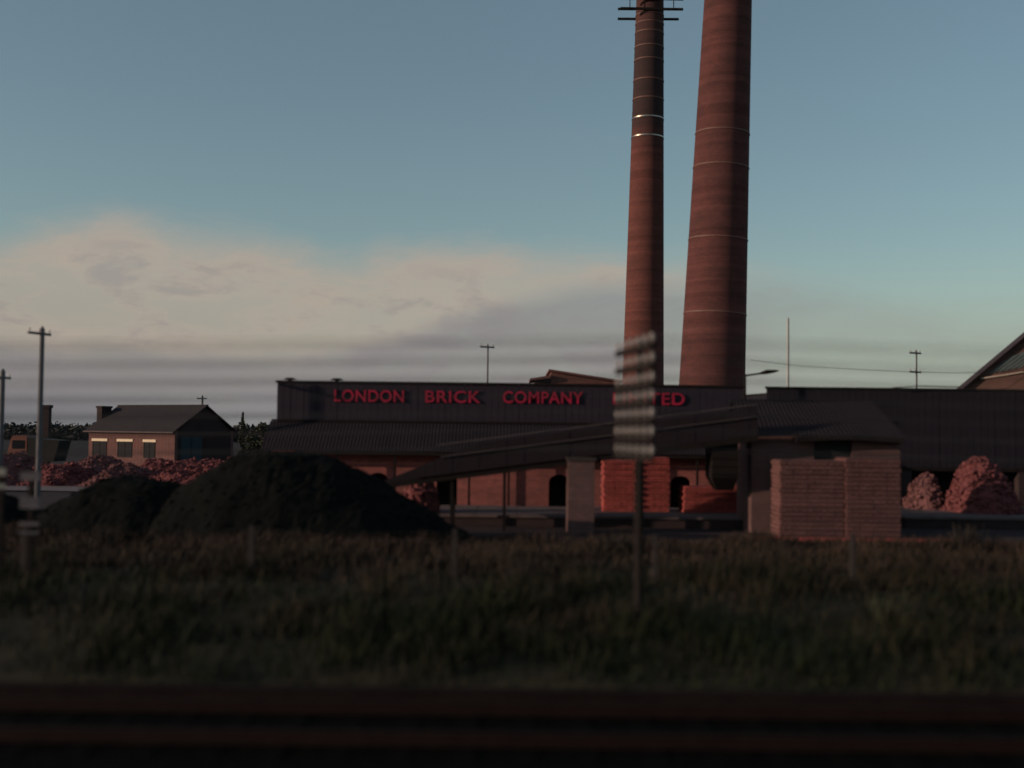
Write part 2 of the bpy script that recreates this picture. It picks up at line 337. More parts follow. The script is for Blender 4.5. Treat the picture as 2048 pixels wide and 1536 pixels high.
for py in (8, 28):
    z = Z(py, 100, 1300)
    for s in (-1, 1):
        p = c2(z); y = p.y + s * (r2(z) + .12)
        MB().beam((p.x - 2.7, y, z + .02 * s), (p.x + 2.75, y, z + .05 * s), .12, .2).build('scaffold_beam', 'eave', t2)
for s in (-1, 1):
    p = c2(Z(18, 100, 1300)); za, zb = Z(30, 100, 1300), Z(-14, 100, 1300)
    MB().beam((p.x + s * 1.9, p.y - r2(za) - .22, za), (p.x + s * 1.9, p.y - r2(za) - .22, zb), .07, .07, up=(0, 1, 0)).build('scaffold_standard', 'eave', t2)

# ------------------------------------------------------------------ boards / corrugation helpers
def boards(mb, x0, x1, y, z0, z1, bw=.28, t=.04, jit=.012, zj=.0):
    x = x0
    while x < x1 - .02:
        w = min(bw, x1 - x); o = random.uniform(0, jit)
        mb.box(x + .006, x + w - .006, y - t - o, y, z0 + random.uniform(-zj, zj), z1 + random.uniform(-zj, zj)); x += w
def corr(mb, a, b, c, d, n, amp, thick=.02):
    """corrugated sheet over the quad a-b (eave) to d-c (ridge); n waves"""
    a, b, c, d = map(Vector, (a, b, c, d)); nm = (b - a).cross(d - a).normalized(); k = n * 4 + 1; vs = []
    for i in range(k):
        u = i / (k - 1); o = nm * amp * math.sin(2 * math.pi * n * u)
        lo = a.lerp(b, u) + o; hi = d.lerp(c, u) + o
        vs += [lo, hi, lo - nm * thick, hi - nm * thick]
    fs = []
    for i in range(k - 1):
        p = i * 4; q = p + 4
        fs += [(p, q, q + 1, p + 1), (p + 2, p + 3, q + 3, q + 2), (p, p + 2, q + 2, q), (p + 1, q + 1, q + 3, p + 3)]
    fs += [(0, 1, 3, 2), ((k - 1) * 4, (k - 1) * 4 + 2, (k - 1) * 4 + 3, (k - 1) * 4 + 1)]
    mb.add(vs, fs)
def arched_wall(mb, x0, x1, z0, z1, y0, y1, ops):
    """brick wall with arched openings (xc, half width, springing height)"""
    x = x0
    for xc, w, hs in sorted(ops):
        mb.box(x, xc - w, y0, y1, z0, z1)
        n = 10; pr = [(xc - w * math.cos(math.pi * i / n), hs + w * .7 * math.sin(math.pi * i / n)) for i in range(n + 1)]
        for (xa, za), (xb, zb) in zip(pr, pr[1:]):
            mb.prism([(xa, y0, za), (xb, y0, zb), (xb, y0, z1), (xa, y0, z1)], (0, y1 - y0, 0))
        x = xc + w
    mb.box(x, x1, y0, y1, z0, z1)

# ------------------------------------------------------------------ kiln A with the sign
dA = 48
xa0, xa1 = X(553, dA), X(1486, dA); ztop = Z(766, dA); zj = Z(845, dA)
ya = thing('kiln_building', 'long black boarded kiln building with crimson sign lettering along its top', 'kiln building', ((xa0 + xa1) / 2, dA, 0))
m_ = MB(); boards(m_, xa0, xa1, dA, zj - .02, ztop - .1); m_.box(xa0 + .01, xa1 - .01, dA - .02, dA + .006, zj, ztop - .11); m_.build('boarded_wall', 'clad', ya)
m_ = MB(); m_.box(xa0 - .06, xa1 + .04, dA - .1, dA + .12, ztop - .097, ztop); m_.build('coping', 'eave', ya)
m_ = MB(); m_.box(xa0 - .2, xa1, dA - .12, dA - .055, zj - .06, zj + .03); m_.build('ledge', 'eave', ya)
m_ = MB(); m_.box(xa0 + .02, xa1 - .02, dA + .01, dA + 17, 0, ztop - .5); m_.build('body', 'brick_dark_and_shaded', ya)
m_ = MB(); corr(m_, (xa0 - .05, dA + .13, ztop - .45), (xa1 + .03, dA + .13, ztop - .45), (xa1 + .03, dA + 17.3, ztop - .3), (xa0 - .05, dA + 17.3, ztop - .3), 70, .025); m_.build('roof', 'roofing', ya)
# lean-to in front, with an arcaded brick wall
dw = 46.9; ye = 46.2; ze = Z(905, ye); xl0, xl1 = X(522, ye), X(1500, ye)
m_ = MB(); corr(m_, (xl0, ye, ze), (xl1, ye, ze), (xl1, dA - .06, zj - .06), (xl0, dA - .06, zj - .06), 140, .009); m_.build('lean_to_roof', 'roofing', ya)
m_ = MB(); m_.box(xl0, xl1, ye - .03, ye + .03, ze - .16, ze - .04); m_.build('eave_board', 'eave', ya)
ops = [(X(px, dw), .42, 1.35) for px in (620, 757, 895, 1119, 1362, 1447)]
m_ = MB(); arched_wall(m_, xl0 + .1, xl1 - .05, 0, 2.62, dw, dw + .45, ops); m_.build('arcaded_brick_wall', 'brick', ya)
for xc, w, hs in ops:
    m_ = MB(); m_.box(xc - w, xc + w, dw + .4, dw + .46, 0, hs * .15)
    m_.build('doorway_sill', 'concrete_dark', ya)
for x in np.linspace(xl0 + .8, xl1 - .5, 9):
    if min(abs(x - q[0]) for q in ops) < .55: x += .7
    m_ = MB(); m_.beam((x, ye + .1, 0), (x, ye + .1, ze - .04), .09, .09, up=(0, 1, 0)); m_.build('eave_post', 'eave', ya)
# small ventilators on the coping
for px in (578, 672):
    x = X(px, dA + 1); m_ = MB(); z = ztop - .5
    m_.tube([(x, dA + 1, z), (x, dA + 1, z + .58)], .09, 10).tube([(x, dA + 1, z + .58), (x, dA + 1, z + .66)], [.3, .15], 10); m_.build('roof_vent', 'eave', ya)
# the sign: red letters fixed on the boards
def word(txt, px0, px1, py0, py1, d, parent):
    cu = bpy.data.curves.new('w', 'FONT'); cu.body = txt; cu.extrude = .02; cu.offset = .012; cu.space_character = 1.08
    ob = bpy.data.objects.new('w', cu); C.objects.link(ob)
    dg = bpy.context.evaluated_depsgraph_get(); me = bpy.data.meshes.new_from_object(ob.evaluated_get(dg))
    v = np.array([list(p.co) for p in me.vertices]); f = [tuple(p.vertices) for p in me.polygons]
    bpy.data.objects.remove(ob); bpy.data.curves.remove(cu); bpy.data.meshes.remove(me)
    x0, x1 = X(px0, d, py0), X(px1, d, py0); z0, z1 = Z(py1, d, (px0 + px1) / 2), Z(py0, d, (px0 + px1) / 2)
    u = (v - v.min(0)) / (v.max(0) - v.min(0))
    mb = MB(); mb.v = [(x0 + a * (x1 - x0), d - .012 - c * .05, z0 + b_ * (z1 - z0)) for a, b_, c in u]; mb.f = f
    return mb.build('lettering', 'letters', parent, fixn=False)
sg = bpy.data.objects.new('sign', None); C.objects.link(sg); sg.parent = ya; sg['_o'] = list(ya['_o'])
for txt, a, b_, top in (('LONDON', 669, 808, 780), ('BRICK', 851, 961, 781.5), ('COMPANY', 1006, 1166, 783), ('LIMITED', 1226, 1369, 785.5)):
    word(txt, a, b_, top, top + 24, dA - .06, sg)

# ------------------------------------------------------------------ kiln B on the right
dB = 50
xb0, xb1 = X(1533, dB), X(2330, dB); zb = Z(775, dB, 1700); zb0 = Z(934, dB, 1800)
yb = thing('kiln_building', 'black boarded kiln building on the right standing on brick piers', 'kiln building', ((xb0 + xb1) / 2, dB, 0))
m_ = MB(); boards(m_, xb0, xb1, dB, zb0, zb - .1, bw=.3, zj=.0); m_.box(xb0 + .01, xb1 - .01, dB - .02, dB + .006, zb0 + .01, zb - .11); m_.build('boarded_wall', 'clad2', yb)
m_ = MB(); boards(m_, xb0 - .01, xb0 + .02, dB + .03, zb0, zb - .1); m_.box(xb0, xb0 + .04, dB + .03, dB + 9, zb0, zb - .3); m_.build('end_wall', 'clad2', yb)
m_ = MB(); m_.box(xb0 - .05, xb1 + .05, dB - .09, dB + .1, zb - .097, zb); m_.build('coping', 'eave', yb)
m_ = MB(); m_.box(xb0, xb1, dB - .07, dB + .1, zb0 - .16, zb0 - .003); m_.build('bressummer', 'eave', yb)
m_ = MB(); corr(m_, (xb0 - .05, dB + .11, zb - .3), (xb1 + .05, dB + .11, zb - .3), (xb1 + .05, dB + 9.2, zb - .15), (xb0 - .05, dB + 9.2, zb - .15), 60, .025); m_.build('roof', 'roofing', yb)
m_ = MB(); m_.box(xb0 + .06, xb1, dB + 4, dB + 9, 0, zb - .4); m_.build('back_wall', 'brick_dark_and_shaded', yb)
for px in (1548, 1680, 1812, 2046, 2180):
    x = X(px, dB); m_ = MB(); m_.box(x - .22, x + .22, dB - .05, dB + .4, 0, zb0 - .163); m_.build('brick_pier', 'brick_dark_and_shaded', yb)
m_ = MB(); p = [P(px, py, dB - .3) for px, py in ((1786, 775.5), (1838, 772), (1920, 774))]; m_.tube(p, .025, 6); m_.build('roof_pipe', 'rail_pale', yb)

# ------------------------------------------------------------------ loading platforms
def platform(label, px0, px1, d0, d1, h):
    t = thing('loading_platform', label, 'platform', (X((px0 + px1) / 2, d0), d0, 0), 'concrete loading platforms')
    x0, x1 = X(px0, d0), X(px1, d0)
    MB().box(x0, x1, d0 + .02, d1, -.05, h - .09).build('retaining_wall', 'brick_dark_and_shaded', t)  # dark tone paints in the shade on the platform's upright face
    mb = MB(); x = x0 - .05; 
    while x < x1: mb.box(x + .006, min(x + 1.5, x1 + .05) - .006, d0 - .05, d1, h - .087, h + random.uniform(-.006, .006)); x += 1.5
    mb.build('deck_slab', 'concrete', t)
    return t
platform('long pale concrete loading platform under the conveyor', 870, 1496, 41, 46, .42)
platform('concrete loading platform right of the wide brick stack below rubble', 1812, 2200, 42.5, 49, .42)

# ------------------------------------------------------------------ conveyor
dc = 39.0; wd = 1.5
cv = thing('conveyor', 'long inclined clay conveyor gallery sheeted in rusty iron climbing right', 'conveyor', (X(1100, dc), dc, 0))
A = P(760, 972, dc); B = P(1515, 876, dc)
sl = (B - A); L_ = sl.length
tv = Vector((0, 0, 1))
off = lambda p, dz, dy=0.0: p + Vector((0, dy, dz))
MB().beam(off(A, 0), off(B, 0), .14, .2).beam(off(A, 0, wd), off(B, 0, wd), .14, .2).build('bottom_beam', 'eave', cv)
n = int(L_ / .3)
for ya_, yb_ in ((-.05, -.02), (wd + .02, wd + .05)):
    m_ = MB()
    for k in range(n):
        u0, u1 = k / n, (k + 1) / n; a = A.lerp(B, u0); b_ = A.lerp(B, u1 + .0005); o = random.uniform(-.008, .008)
        top = lambda u: min(1.0, .12 + u * 3.5) * 1.02
        m_.prism([off(a, .103, ya_ + o), off(b_, .103, ya_ + o), off(b_, top(u1), ya_ + o), off(a, top(u0), ya_ + o)], (0, yb_ - ya_, 0))
    m_.build('side_sheeting', 'sheet', cv)
m_ = MB(); m_.add([off(A, .09, .0), off(B, .09, .0), off(B, .09, wd), off(A, .09, wd), off(A, .04, .0), off(B, .04, .0), off(B, .04, wd), off(A, .04, wd)], [(0, 1, 2, 3), (7, 6, 5, 4), (0, 4, 5, 1), (2, 6, 7, 3)]); m_.build('belt_deck', 'eave', cv)
A2 = A.lerp(B, .15)
MB().tube([off(A2, 1.13, -.04), off(B, 1.13, -.04)], .03, 6).build('top_rail', 'rail_pale', cv)
MB().tube([off(A.lerp(B, .16), .72, -.1), off(B, .72, -.1)], .026, 6).build('cable_pipe', 'rail_pale', cv)
m_ = MB(); m_.tube([off(A2, 1.13, wd), off(B, 1.13, wd)], .03, 6); m_.build('top_rail', 'rail_pale', cv)
m_ = MB(); m_.tube([off(A.lerp(B, .1), .12, -.11), off(A.lerp(B, .6), .12, -.11)], .022, 6); m_.build('lower_rail', 'rust', cv)
pr = P(1162, 922, 38.6)
MB().box(X(1137, 38.5), X(1190, 38.5), 38.5, 39.55, -.2, pr.z).build('brick_pier', 'brick_dull', cv)
MB().box(X(1134, 38.5), X(1193, 38.5), 38.45, 39.6, pr.z + .003, pr.z + .12).build('pier_cap', 'concrete_dark', cv)
for px in (905, 1010, 1285):
    u = (X(px, dc) - A.x) / (B.x - A.x); p = A.lerp(B, u); m_ = MB()
    for y in (.05, wd - .05): m_.beam((p.x, dc + y, -.1), (p.x, dc + y, p.z - .1), .1, .1, up=(0, 1, 0))
    m_.beam((p.x, dc + .05, .3), (p.x, dc + wd - .05, p.z - .3), .05, .05); m_.build('trestle', 'eave', cv)
# hopper hanging under the upper end
hx0, hx1 = X(1425, dc), X(1478, dc); hz1, hz0 = Z(884, dc, 1450), Z(982, dc, 1450)
m_ = MB(); zm = hz0 + .45
m_.box(hx0, hx1, dc + .1, dc + 1.4, zm, hz1)
m_.add([(hx0, dc + .1, zm), (hx1, dc + .1, zm), (hx1, dc + 1.4, zm), (hx0, dc + 1.4, zm), (hx0 + .22, dc + .45, hz0), (hx1 - .1, dc + .45, hz0), (hx1 - .1, dc + 1.1, hz0), (hx0 + .22, dc + 1.1, hz0)], [(0, 1, 5, 4), (1, 2, 6, 5), (2, 3, 7, 6), (3, 0, 4, 7), (4, 5, 6, 7)])
for k in range(4): m_.box(hx0 - .03, hx1 + .03, dc + .06, dc + .1, zm + .1 + k * .27, zm + .14 + k * .27)
m_.build('hopper', 'eave', cv)

# ------------------------------------------------------------------ engine house at the head of the conveyor
dh = 39.6
hx0, hx1 = X(1503, dh), X(1800, dh); hz = Z(879, dh, 1650)
eh = thing('engine_house', 'brick engine house at the top of the conveyor under a sagging dark roof', 'engine house', ((hx0 + hx1) / 2, dh, 0))
wx0, wx1, wz0 = X(1628, dh), X(1704, dh), Z(926, dh, 1660)
m_ = MB(); m_.box(hx0, wx0, dh, dh + .3, -.1, hz); m_.box(wx1, hx1, dh, dh + .3, -.1, hz); m_.box(wx0, wx1, dh, dh + .3, -.1, wz0)
m_.box(hx0, hx0 + .3, dh + .3, dh + 2.3, -.1, hz); m_.box(hx1 - .3, hx1, dh + .3, dh + 2.3, -.1, hz); m_.box(hx0, hx1, dh + 2.3, dh + 2.6, -.1, hz + .1); m_.build('brick_wall', 'brick_dull', eh)
m_ = MB(); m_.box(wx0 + .02, wx1 - .02, dh + .12, dh + .16, wz0 + .01, hz); m_.build('opening_shade_panel', 'truck_dark', eh)  # dark panel colours in the shade inside the window hole
rx0, rx1 = X(1478, dh), X(1768, dh); zr = Z(801, dh + 1.3, 1650)
m_ = MB(); nseg = 12
def sag(u): return -.14 * math.sin(math.pi * u) 
for k in range(nseg):
    u0, u1 = k / nseg, (k + 1) / nseg
    xa, xb = rx0 + (rx1 + .7 - rx0) * u0, rx0 + (rx1 + .7 - rx0) * u1; ra, rb = rx0 + (rx1 - rx0) * u0, rx0 + (rx1 - rx0) * u1
    corr(m_, (xa, dh - .35, hz + .06 + sag(u0) * -.6), (xb, dh - .35, hz + .06 + sag(u1) * -.6), (rb, dh + 1.3, zr + sag(u1) * .4), (ra, dh + 1.3, zr + sag(u0) * .4), 3, .012)
m_.build('roof', 'roofing', eh)
m_ = MB(); corr(m_, (rx1, dh + 1.31, zr), (rx0, dh + 1.31, zr), (rx0, dh + 2.9, hz + .1), (rx1, dh + 2.9, hz + .1), 30, .025); m_.build('rear_roof', 'roofing', eh)
m_ = MB(); xe0, xe1 = X(1592, dh - .4), X(1806, dh - .4); q = []
for k in range(13):
    u = k / 12; x = xe0 + (xe1 - xe0) * u; q.append((x, hz + .02 + .1 * math.sin(math.pi * u)))
for (x, z), (x2, z2) in zip(q, q[1:]): m_.prism([(x, dh - .46, z - .13), (x2, dh - .46, z2 - .13), (x2, dh - .46, z2 + .05), (x, dh - .46, z + .05)], (0, .5, 0))
m_.build('eave_beam', 'eave', eh)

# ------------------------------------------------------------------ brick stacks
def stack(label, px0, px1, pyt, d, zb_, depth, m, pitch_=.115, gap=.014, inset=.035, jit=.02, step=.0):
    x0, x1 = X(px0, d), X(px1, d); zt = Z(pyt, d, (px0 + px1) / 2); n = max(3, round((zt - zb_) / pitch_)); hgt = (zt - zb_) / n; mb = MB()
    for k in range(n):
        i = inset if k % 2 else 0; z0 = zb_ + k * hgt; j = random.uniform(-jit, jit)
        bw = .225 if k % 2 else .112; x = x0 + i + j
        while x < x1 - i + j - .05:
            w = min(bw * 2, x1 - i + j - x); o = random.uniform(0, .016)
            mb.box(x + .004, x + w - .004, d + i + o, d + depth - i, z0, z0 + hgt - gap); x += w
        mb.box(x0 + i + .05, x1 - i - .05, d + .06, d + depth - .06, z0, z0 + hgt)
    o = mb.build('brick_stack', m)
    return tag(o, label, 'brick stack', 'stacks of bricks in the yard')
PZ = .427
stack('tall stack of bright orange bricks on the platform, left of two touching', 1207, 1272, 921, 43.2, PZ, 1.1, 'brick_new')
stack('tall stack of bright orange bricks on the platform, right of two touching', 1274, 1340, 915, 43.3, PZ, 1.1, 'brick_new')
s3 = stack('broad low stack of orange bricks on the platform edge below the hopper', 1368, 1494, 974, 43.15, PZ, 1.2, 'brick_new')
ztop3 = Z(974, 43.15, 1431)
stack('small block of pale pink bricks on top of the broad low stack', 1479, 1509, 947, 43.25, ztop3 + .005, .6, 'brick_pink')
stack('wide dull brick stack against the engine house, left half', 1560, 1690, 921, 37.9, -.05, 1.3, 'brick_pink', pitch_=.15, gap=.03, inset=.012)
stack('wide dull brick stack against the engine house, right half', 1692, 1803, 917, 37.8, -.05, 1.4, 'brick_pink', pitch_=.15, gap=.03, inset=.012)
# row of bright bricks laid along the yard edge
mb = MB(); x = X(1475, 37); x1 = X(1912, 37)
while x < x1:
    if random.random() > .04: mb.box(x + .004, x + .218, 36.95 + random.uniform(-.03, .03), 37.06, -.05, .085 + random.uniform(0, .02))
    x += .225
tag(mb.build('brick_row', 'brick_new'), 'long low row of bright orange bricks at the edge of the grass', 'brick row')

# ------------------------------------------------------------------ heaps
def heap(name, label, cat, fn, x0, x1, y0, y1, step_, m, group, bricks=0, rough=.1, rs=1.0, bm=None):
    xs = np.arange(x0, x1 + 1e-6, step_); ys = np.arange(y0, y1 + 1e-6, step_); n = len(xs); mb = MB()
    def hz(x, y):
        b = fn(x, y)
        return b - .12 + (rough * fbm(x, y, 5.5, rs, 5) + rough * .35 * mnoise.noise(Vector((x * 7, y * 7, 2)))) * min(1, max(0, b * 2))
    mb.v = [(x, y, hz(x, y)) for y in ys for x in xs]
    mb.f = [(j * n + i, j * n + i + 1, (j + 1) * n + i + 1, (j + 1) * n + i) for j in range(len(ys) - 1) for i in range(n - 1)]
    k = 0
    while k < bricks:
        x = random.uniform(x0, x1); y = random.uniform(y0, (y0 + y1) / 2 + .6); z = hz(x, y)
        if z < .02: 
            if random.random() < .9: k += .2; continue
        k += 1; s = (random.uniform(.3, .6) if m == 'coal' else random.uniform(.35, 1.0) if random.random() < .8 else random.uniform(1.0, 1.7))
        Rm = Matrix.Rotation(random.uniform(0, 6.3), 3, 'Z') @ Matrix.Rotation(random.gauss(0, .5), 3, 'X') @ Matrix.Rotation(random.gauss(0, .5), 3, 'Y')
        c = Vector((x, y, max(z, 0) + .02)); q = [c + Rm @ Vector((a * .115 * s, b * .052 * s, d * .036 * s)) for a in (-1, 1) for b in (-1, 1) for d in (-1, 1)]
        mb.add(q, [(0, 1, 3, 2), (4, 6, 7, 5), (0, 4, 5, 1), (2, 3, 7, 6), (0, 2, 6, 4), (1, 5, 7, 3)])
    return tag(mb.build(name, m, fixn=False), label, cat, group)
def mound(cx, cy, H, rl, rr, ry, p=1.35, flat=0.0):
    def fn(x, y):
        r = math.hypot((x - cx) / (rl if x < cx else rr), (y - cy) / ry)
        r = max(0, (r - flat) / (1 - flat))
        return H * max(0, 1 - (1 - math.exp(-p * r * r * 1.6)) / (1 - math.exp(-p * 1.6))) if r < 1 else 0
    return fn
dcoal = 34.5
cx = X(545, dcoal); heap('coal_heap', 'large rounded black coal heap in front of the kiln building', 'coal heap', mound(cx, dcoal, Z(896, dcoal, 545), 4.9, 6.7, 3.7, .72, .06), cx - 6.4, cx + 7.1, dcoal - 3.8, dcoal + 3.8, .13, 'coal', 'coal heaps', bricks=350, rough=.14)
cx2 = X(284, dcoal + .3); heap('coal_heap', 'lower black coal heap left of the large rounded one', 'coal heap', mound(cx2, dcoal + .3, Z(944, dcoal, 275), 4.6, 3.8, 3.2, .6), cx2 - 4.8, cx2 + 4.0, dcoal - 3.2, dcoal + 3.8, .13, 'coal', 'coal heaps', bricks=180, rough=.13)
cx3 = X(-90, dcoal + .2); heap('coal_heap', 'lowest black coal heap at the left edge behind the plated posts', 'coal heap', mound(cx3, dcoal + .2, Z(968, dcoal, 0), 4, 4.6, 3, .7), cx3 - 4.2, cx3 + 4.8, dcoal - 3.1, dcoal + 3.4, .13, 'coal', 'coal heaps', bricks=180, rough=.13)

def rub(label, px, py, wl, wr, d, m, nb):
    c = X(px, d); H = Z(py, d, px) * (.78 if px < 600 else 1) + .12; q = 1.3 if px < 600 else 1.0; a, b_ = wl * d / F * q, wr * d / F * q
    return heap('rubble_heap', label, 'rubble heap', mound(c, d, H, a, b_, min(a, b_) * 1.1 + .4, .35, .12), c - a, c + b_, d - min(a, b_) - .5, d + min(a, b_) + .5, .14, m, 'heaps of broken bricks', bricks=int(nb * 1.6), rough=.34, rs=.75)
rub('pink brick rubble heap at the left edge beneath the orange lorry', 25, 900, 90, 75, 69, 'rubble', 450)
rub('small red brick rubble heap right of the orange lorry', 125, 918, 70, 60, 68, 'rubble2', 380)
rub('pink brick rubble heap below the left window of the house', 205, 905, 75, 65, 71, 'rubble', 450)
rub('low pale brick rubble heap below the middle window of the house', 255, 925, 70, 70, 66, 'rubble', 380)
rub('red brick rubble heap below the right window of the house', 325, 912, 70, 70, 69, 'rubble2', 420)
rub('long red brick rubble bank below the teal door of the house', 420, 912, 120, 90, 66, 'rubble2', 600)
rub('red brick rubble bank between the house and the kiln building', 500, 897, 80, 110, 67, 'rubble2', 520)
rub('big rounded pink rubble heap under the kiln at the far right', 1958, 924, 78, 84, 46, 'rubble2', 600)
rub('small dark rubble heap between the wide stack and big rounded heap', 1848, 948, 45, 45, 47.5, 'rubble', 260)
rub('pale rubble pile showing between coal heap and conveyor foot', 846, 958, 60, 42, 42.2, 'rubble2', 260)

# pale yard road in front of the left heaps
mb = MB(); xs = np.linspace(-70, -3, 60)
mb.v = [(x, y + .3 * math.sin(x * .7), .012) for x in xs for y in (59, 63.5)]; mb.f = [(2 * i, 2 * i + 2, 2 * i + 3, 2 * i + 1) for i in range(59)]
# kept clear of the undulating ground below
mb.v = [(x, y, .07) for x, y, z in mb.v]
tag(mb.build('yard_road', 'road', fixn=False), kind='structure')

# ------------------------------------------------------------------ the house on the left
d0 = 84.0
corner = P(349, 900, d0); th = R(33)
ux = Vector((-math.cos(th), math.sin(th), 0)); uy = Vector((math.sin(th), math.cos(th), 0))   # along the front (leftwards), along the gable (rightwards)
def on(pix, direction):
    """distance along direction from the corner that lands on pixel column pix"""
    lo, hi = 0, 30
    f_ = lambda s: ((corner + direction * s).x / (corner + direction * s).y)
    tgt = P(pix, 860, 1).x
    for _ in range(60):
        mid = (lo + hi) / 2
        if (f_(mid) > tgt) == (direction is ux): lo = mid
        else: hi = mid
    return lo
LF = on(178, ux); WG = on(467, uy)
ez = Z(860, d0, 349); apex_c = corner + uy * WG / 2; rz = Z(812, apex_c.y, 404)
hs = thing('brick_house', 'small brick house with slate roof and white lintels on the left', 'house', (corner.x, corner.y, 0))
K = lambda a, b_, z: Vector((corner.x, corner.y, 0)) + ux * a + uy * b_ + Vector((0, 0, z))
m_ = MB()
m_.prism([K(0, 0, 0), K(LF, 0, 0), K(LF, 0, ez), K(0, 0, ez)], uy * .25)
m_.prism([K(LF, WG - .25, 0), K(0, WG - .25, 0), K(0, WG - .25, ez), K(LF, WG - .25, ez)], uy * .25)
m_.build('front_wall', 'brick_house', hs)
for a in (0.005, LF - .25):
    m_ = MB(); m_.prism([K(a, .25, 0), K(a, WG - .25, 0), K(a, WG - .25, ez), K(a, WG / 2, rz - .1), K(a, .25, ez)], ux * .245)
    m_.build('gable_wall', 'brick_dark_and_shaded', hs)  # darker than the front wall: shade on the gable end is painted in
sl_ = Vector((0, 0, rz - ez)) 
for sgn, nm in ((0, 'front'), (1, 'rear')):
    e0 = -.3 if sgn == 0 else WG + .3; drop = .3 * (rz - ez) / (WG / 2)
    m_ = MB(); courses = 14
    for k in range(courses):
        u0, u1 = k / courses, (k + 1) / courses + .02
        b0 = e0 + (WG / 2 - e0) * u0; b1 = e0 + (WG / 2 - e0) * min(u1, 1.0); z0 = ez - drop + (rz - ez + drop) * u0; z1 = ez - drop + (rz - ez + drop) * min(u1, 1.0)
        m_.prism([K(-.2, b0, z0 + .03), K(LF + .2, b0, z0 + .03), K(LF + .2, b1, z1 + .0), K(-.2, b1, z1 + .0)], (0, 0, .05))
    rf = m_.build('roof', 'slate', hs)
    if sgn == 0:
        MB().beam(K(-.2, WG / 2, rz + .06), K(LF + .2, WG / 2, rz + .06), .2, .1).build('ridge_tiles', 'slate', rf)
        MB().beam(K(-.2, -.36, ez - drop), K(LF + .2, -.36, ez - drop), .1, .09).build('gutter', 'concrete', rf)
ch = K(LF + .3, WG * .28, 0); zc = Z(812, ch.y, 172)
m_ = MB(); m_.prism([K(LF + .01, WG * .2, 0), K(LF + .62, WG * .2, 0), K(LF + .62, WG * .36, 0), K(LF + .01, WG * .36, 0)], (0, 0, zc - .15)); cs = m_.build('chimney', 'brick_dark_and_shaded', hs)
m_ = MB(); m_.prism([K(LF - .05, WG * .19, zc - .15), K(LF + .68, WG * .19, zc - .15), K(LF + .68, WG * .37, zc - .15), K(LF - .05, WG * .37, zc - .15)], (0, 0, .16)); m_.build('chimney_cap', 'brick_dark_and_shaded', cs)
for a, b_ in ((185, 216), (235, 267), (287, 313)):
    s0, s1 = on(b_, ux), on(a, ux); zz = Z(881, d0 + 2, 250); zw = zz - 1.25
    win = MB().prism([K(s0 + .12, -.02, zw), K(s1 - .12, -.02, zw), K(s1 - .12, -.02, zz - .1), K(s0 + .12, -.02, zz - .1)], uy * .015).build('window', 'glass', hs)
    MB().prism([K(s0, -.06, zz - .09), K(s1, -.06, zz - .09), K(s1, -.06, zz + .1), K(s0, -.06, zz + .1)], uy * .055).build('lintel', 'lintel', win)
    fm = MB(); mid = (s0 + s1) / 2
    for s in (s0 + .12, mid, s1 - .12): fm.beam(K(s, -.035, zw), K(s, -.035, zz - .1), .05, .03, up=tuple(uy))
    for z in (zw, (zw + zz) / 2): fm.beam(K(s0 + .12, -.036, z), K(s1 - .12, -.036, z), .03, .05)
    fm.build('frame', 'truck_dark', win)
s0, s1 = on(362, uy), on(404, uy); zd = Z(874, d0 + 1, 380)
dr = MB().prism([K(-.03, s0, .05), K(-.03, s1, .05), K(-.03, s1, zd), K(-.03, s0, zd)], ux * .03).build('door', 'teal', hs)
MB().prism([K(-.05, (s0 + s1) / 2 - .02, .05), K(-.05, (s0 + s1) / 2 + .02, .05), K(-.05, (s0 + s1) / 2 + .02, zd), K(-.05, (s0 + s1) / 2 - .02, zd)], ux * .018).build('door_rail', 'truck_dark', dr)

# free-standing stub of a brick stack behind the lorry
xs_ = X(92, 95); zs_ = Z(810, 95, 92)
t = thing('brick_chimney', 'short square dark brick stack standing behind the orange lorry', 'chimney', (xs_, 95, 0))
MB().box(xs_ - .32, xs_ + .3, 94.7, 95.3, 0, zs_ - .25).build('shaft', 'brick_dark_and_shaded', t)
MB().box(xs_ - .4, xs_ + .38, 94.62, 95.38, zs_ - .247, zs_).build('cap', 'brick_dark_and_shaded', t)

# ------------------------------------------------------------------ lorry among the heaps
dl = 74; lx0 = X(14, dl); lx1 = X(120, dl); zt_ = Z(871, dl, 40)
lo = thing('lorry', 'small lorry with orange cab and dark tipping body behind rubble', 'lorry', ((lx0 + lx1) / 2, dl, 0))
xc = X(54, dl)
cabp = [(lx0, .55), (lx0 + .02, 1.5), (lx0 + .28, zt_ - .12), (lx0 + .42, zt_), (xc - .05, zt_), (xc, zt_ - .12), (xc, .55)]
cb = MB().prism([(x, dl, z) for x, z in cabp], (0, 1.9, 0)).build('cab', 'orange', lo)
MB().box(lx0 + .34, xc - .12, dl - .012, dl + 1.91, zt_ - .85, zt_ - .3).build('window', 'glass', cb)
MB().prism([(lx0 + .02, dl + .15, 1.55), (lx0 + .27, dl + .15, zt_ - .15), (lx0 + .27, dl + 1.75, zt_ - .15), (lx0 + .02, dl + 1.75, 1.55)], (-.02, 0, .01)).build('windscreen', 'glass', cb)
MB().beam((lx0 + .3, dl + .4, .6), (lx1, dl + .4, .6), .12, .18).beam((lx0 + .3, dl + 1.5, .6), (lx1, dl + 1.5, .6), .12, .18).build('chassis', 'truck_dark', lo)
bz0, bz1 = 1.1, Z(876, dl, 90)
MB().prism([(xc + .08, dl - .05, bz0), (lx1 - .35, dl - .05, bz0), (lx1, dl - .05, bz1 - .15), (xc + .08, dl - .05, bz1)], (0, 2.0, 0)).build('tipping_body', 'truck_dark', lo)
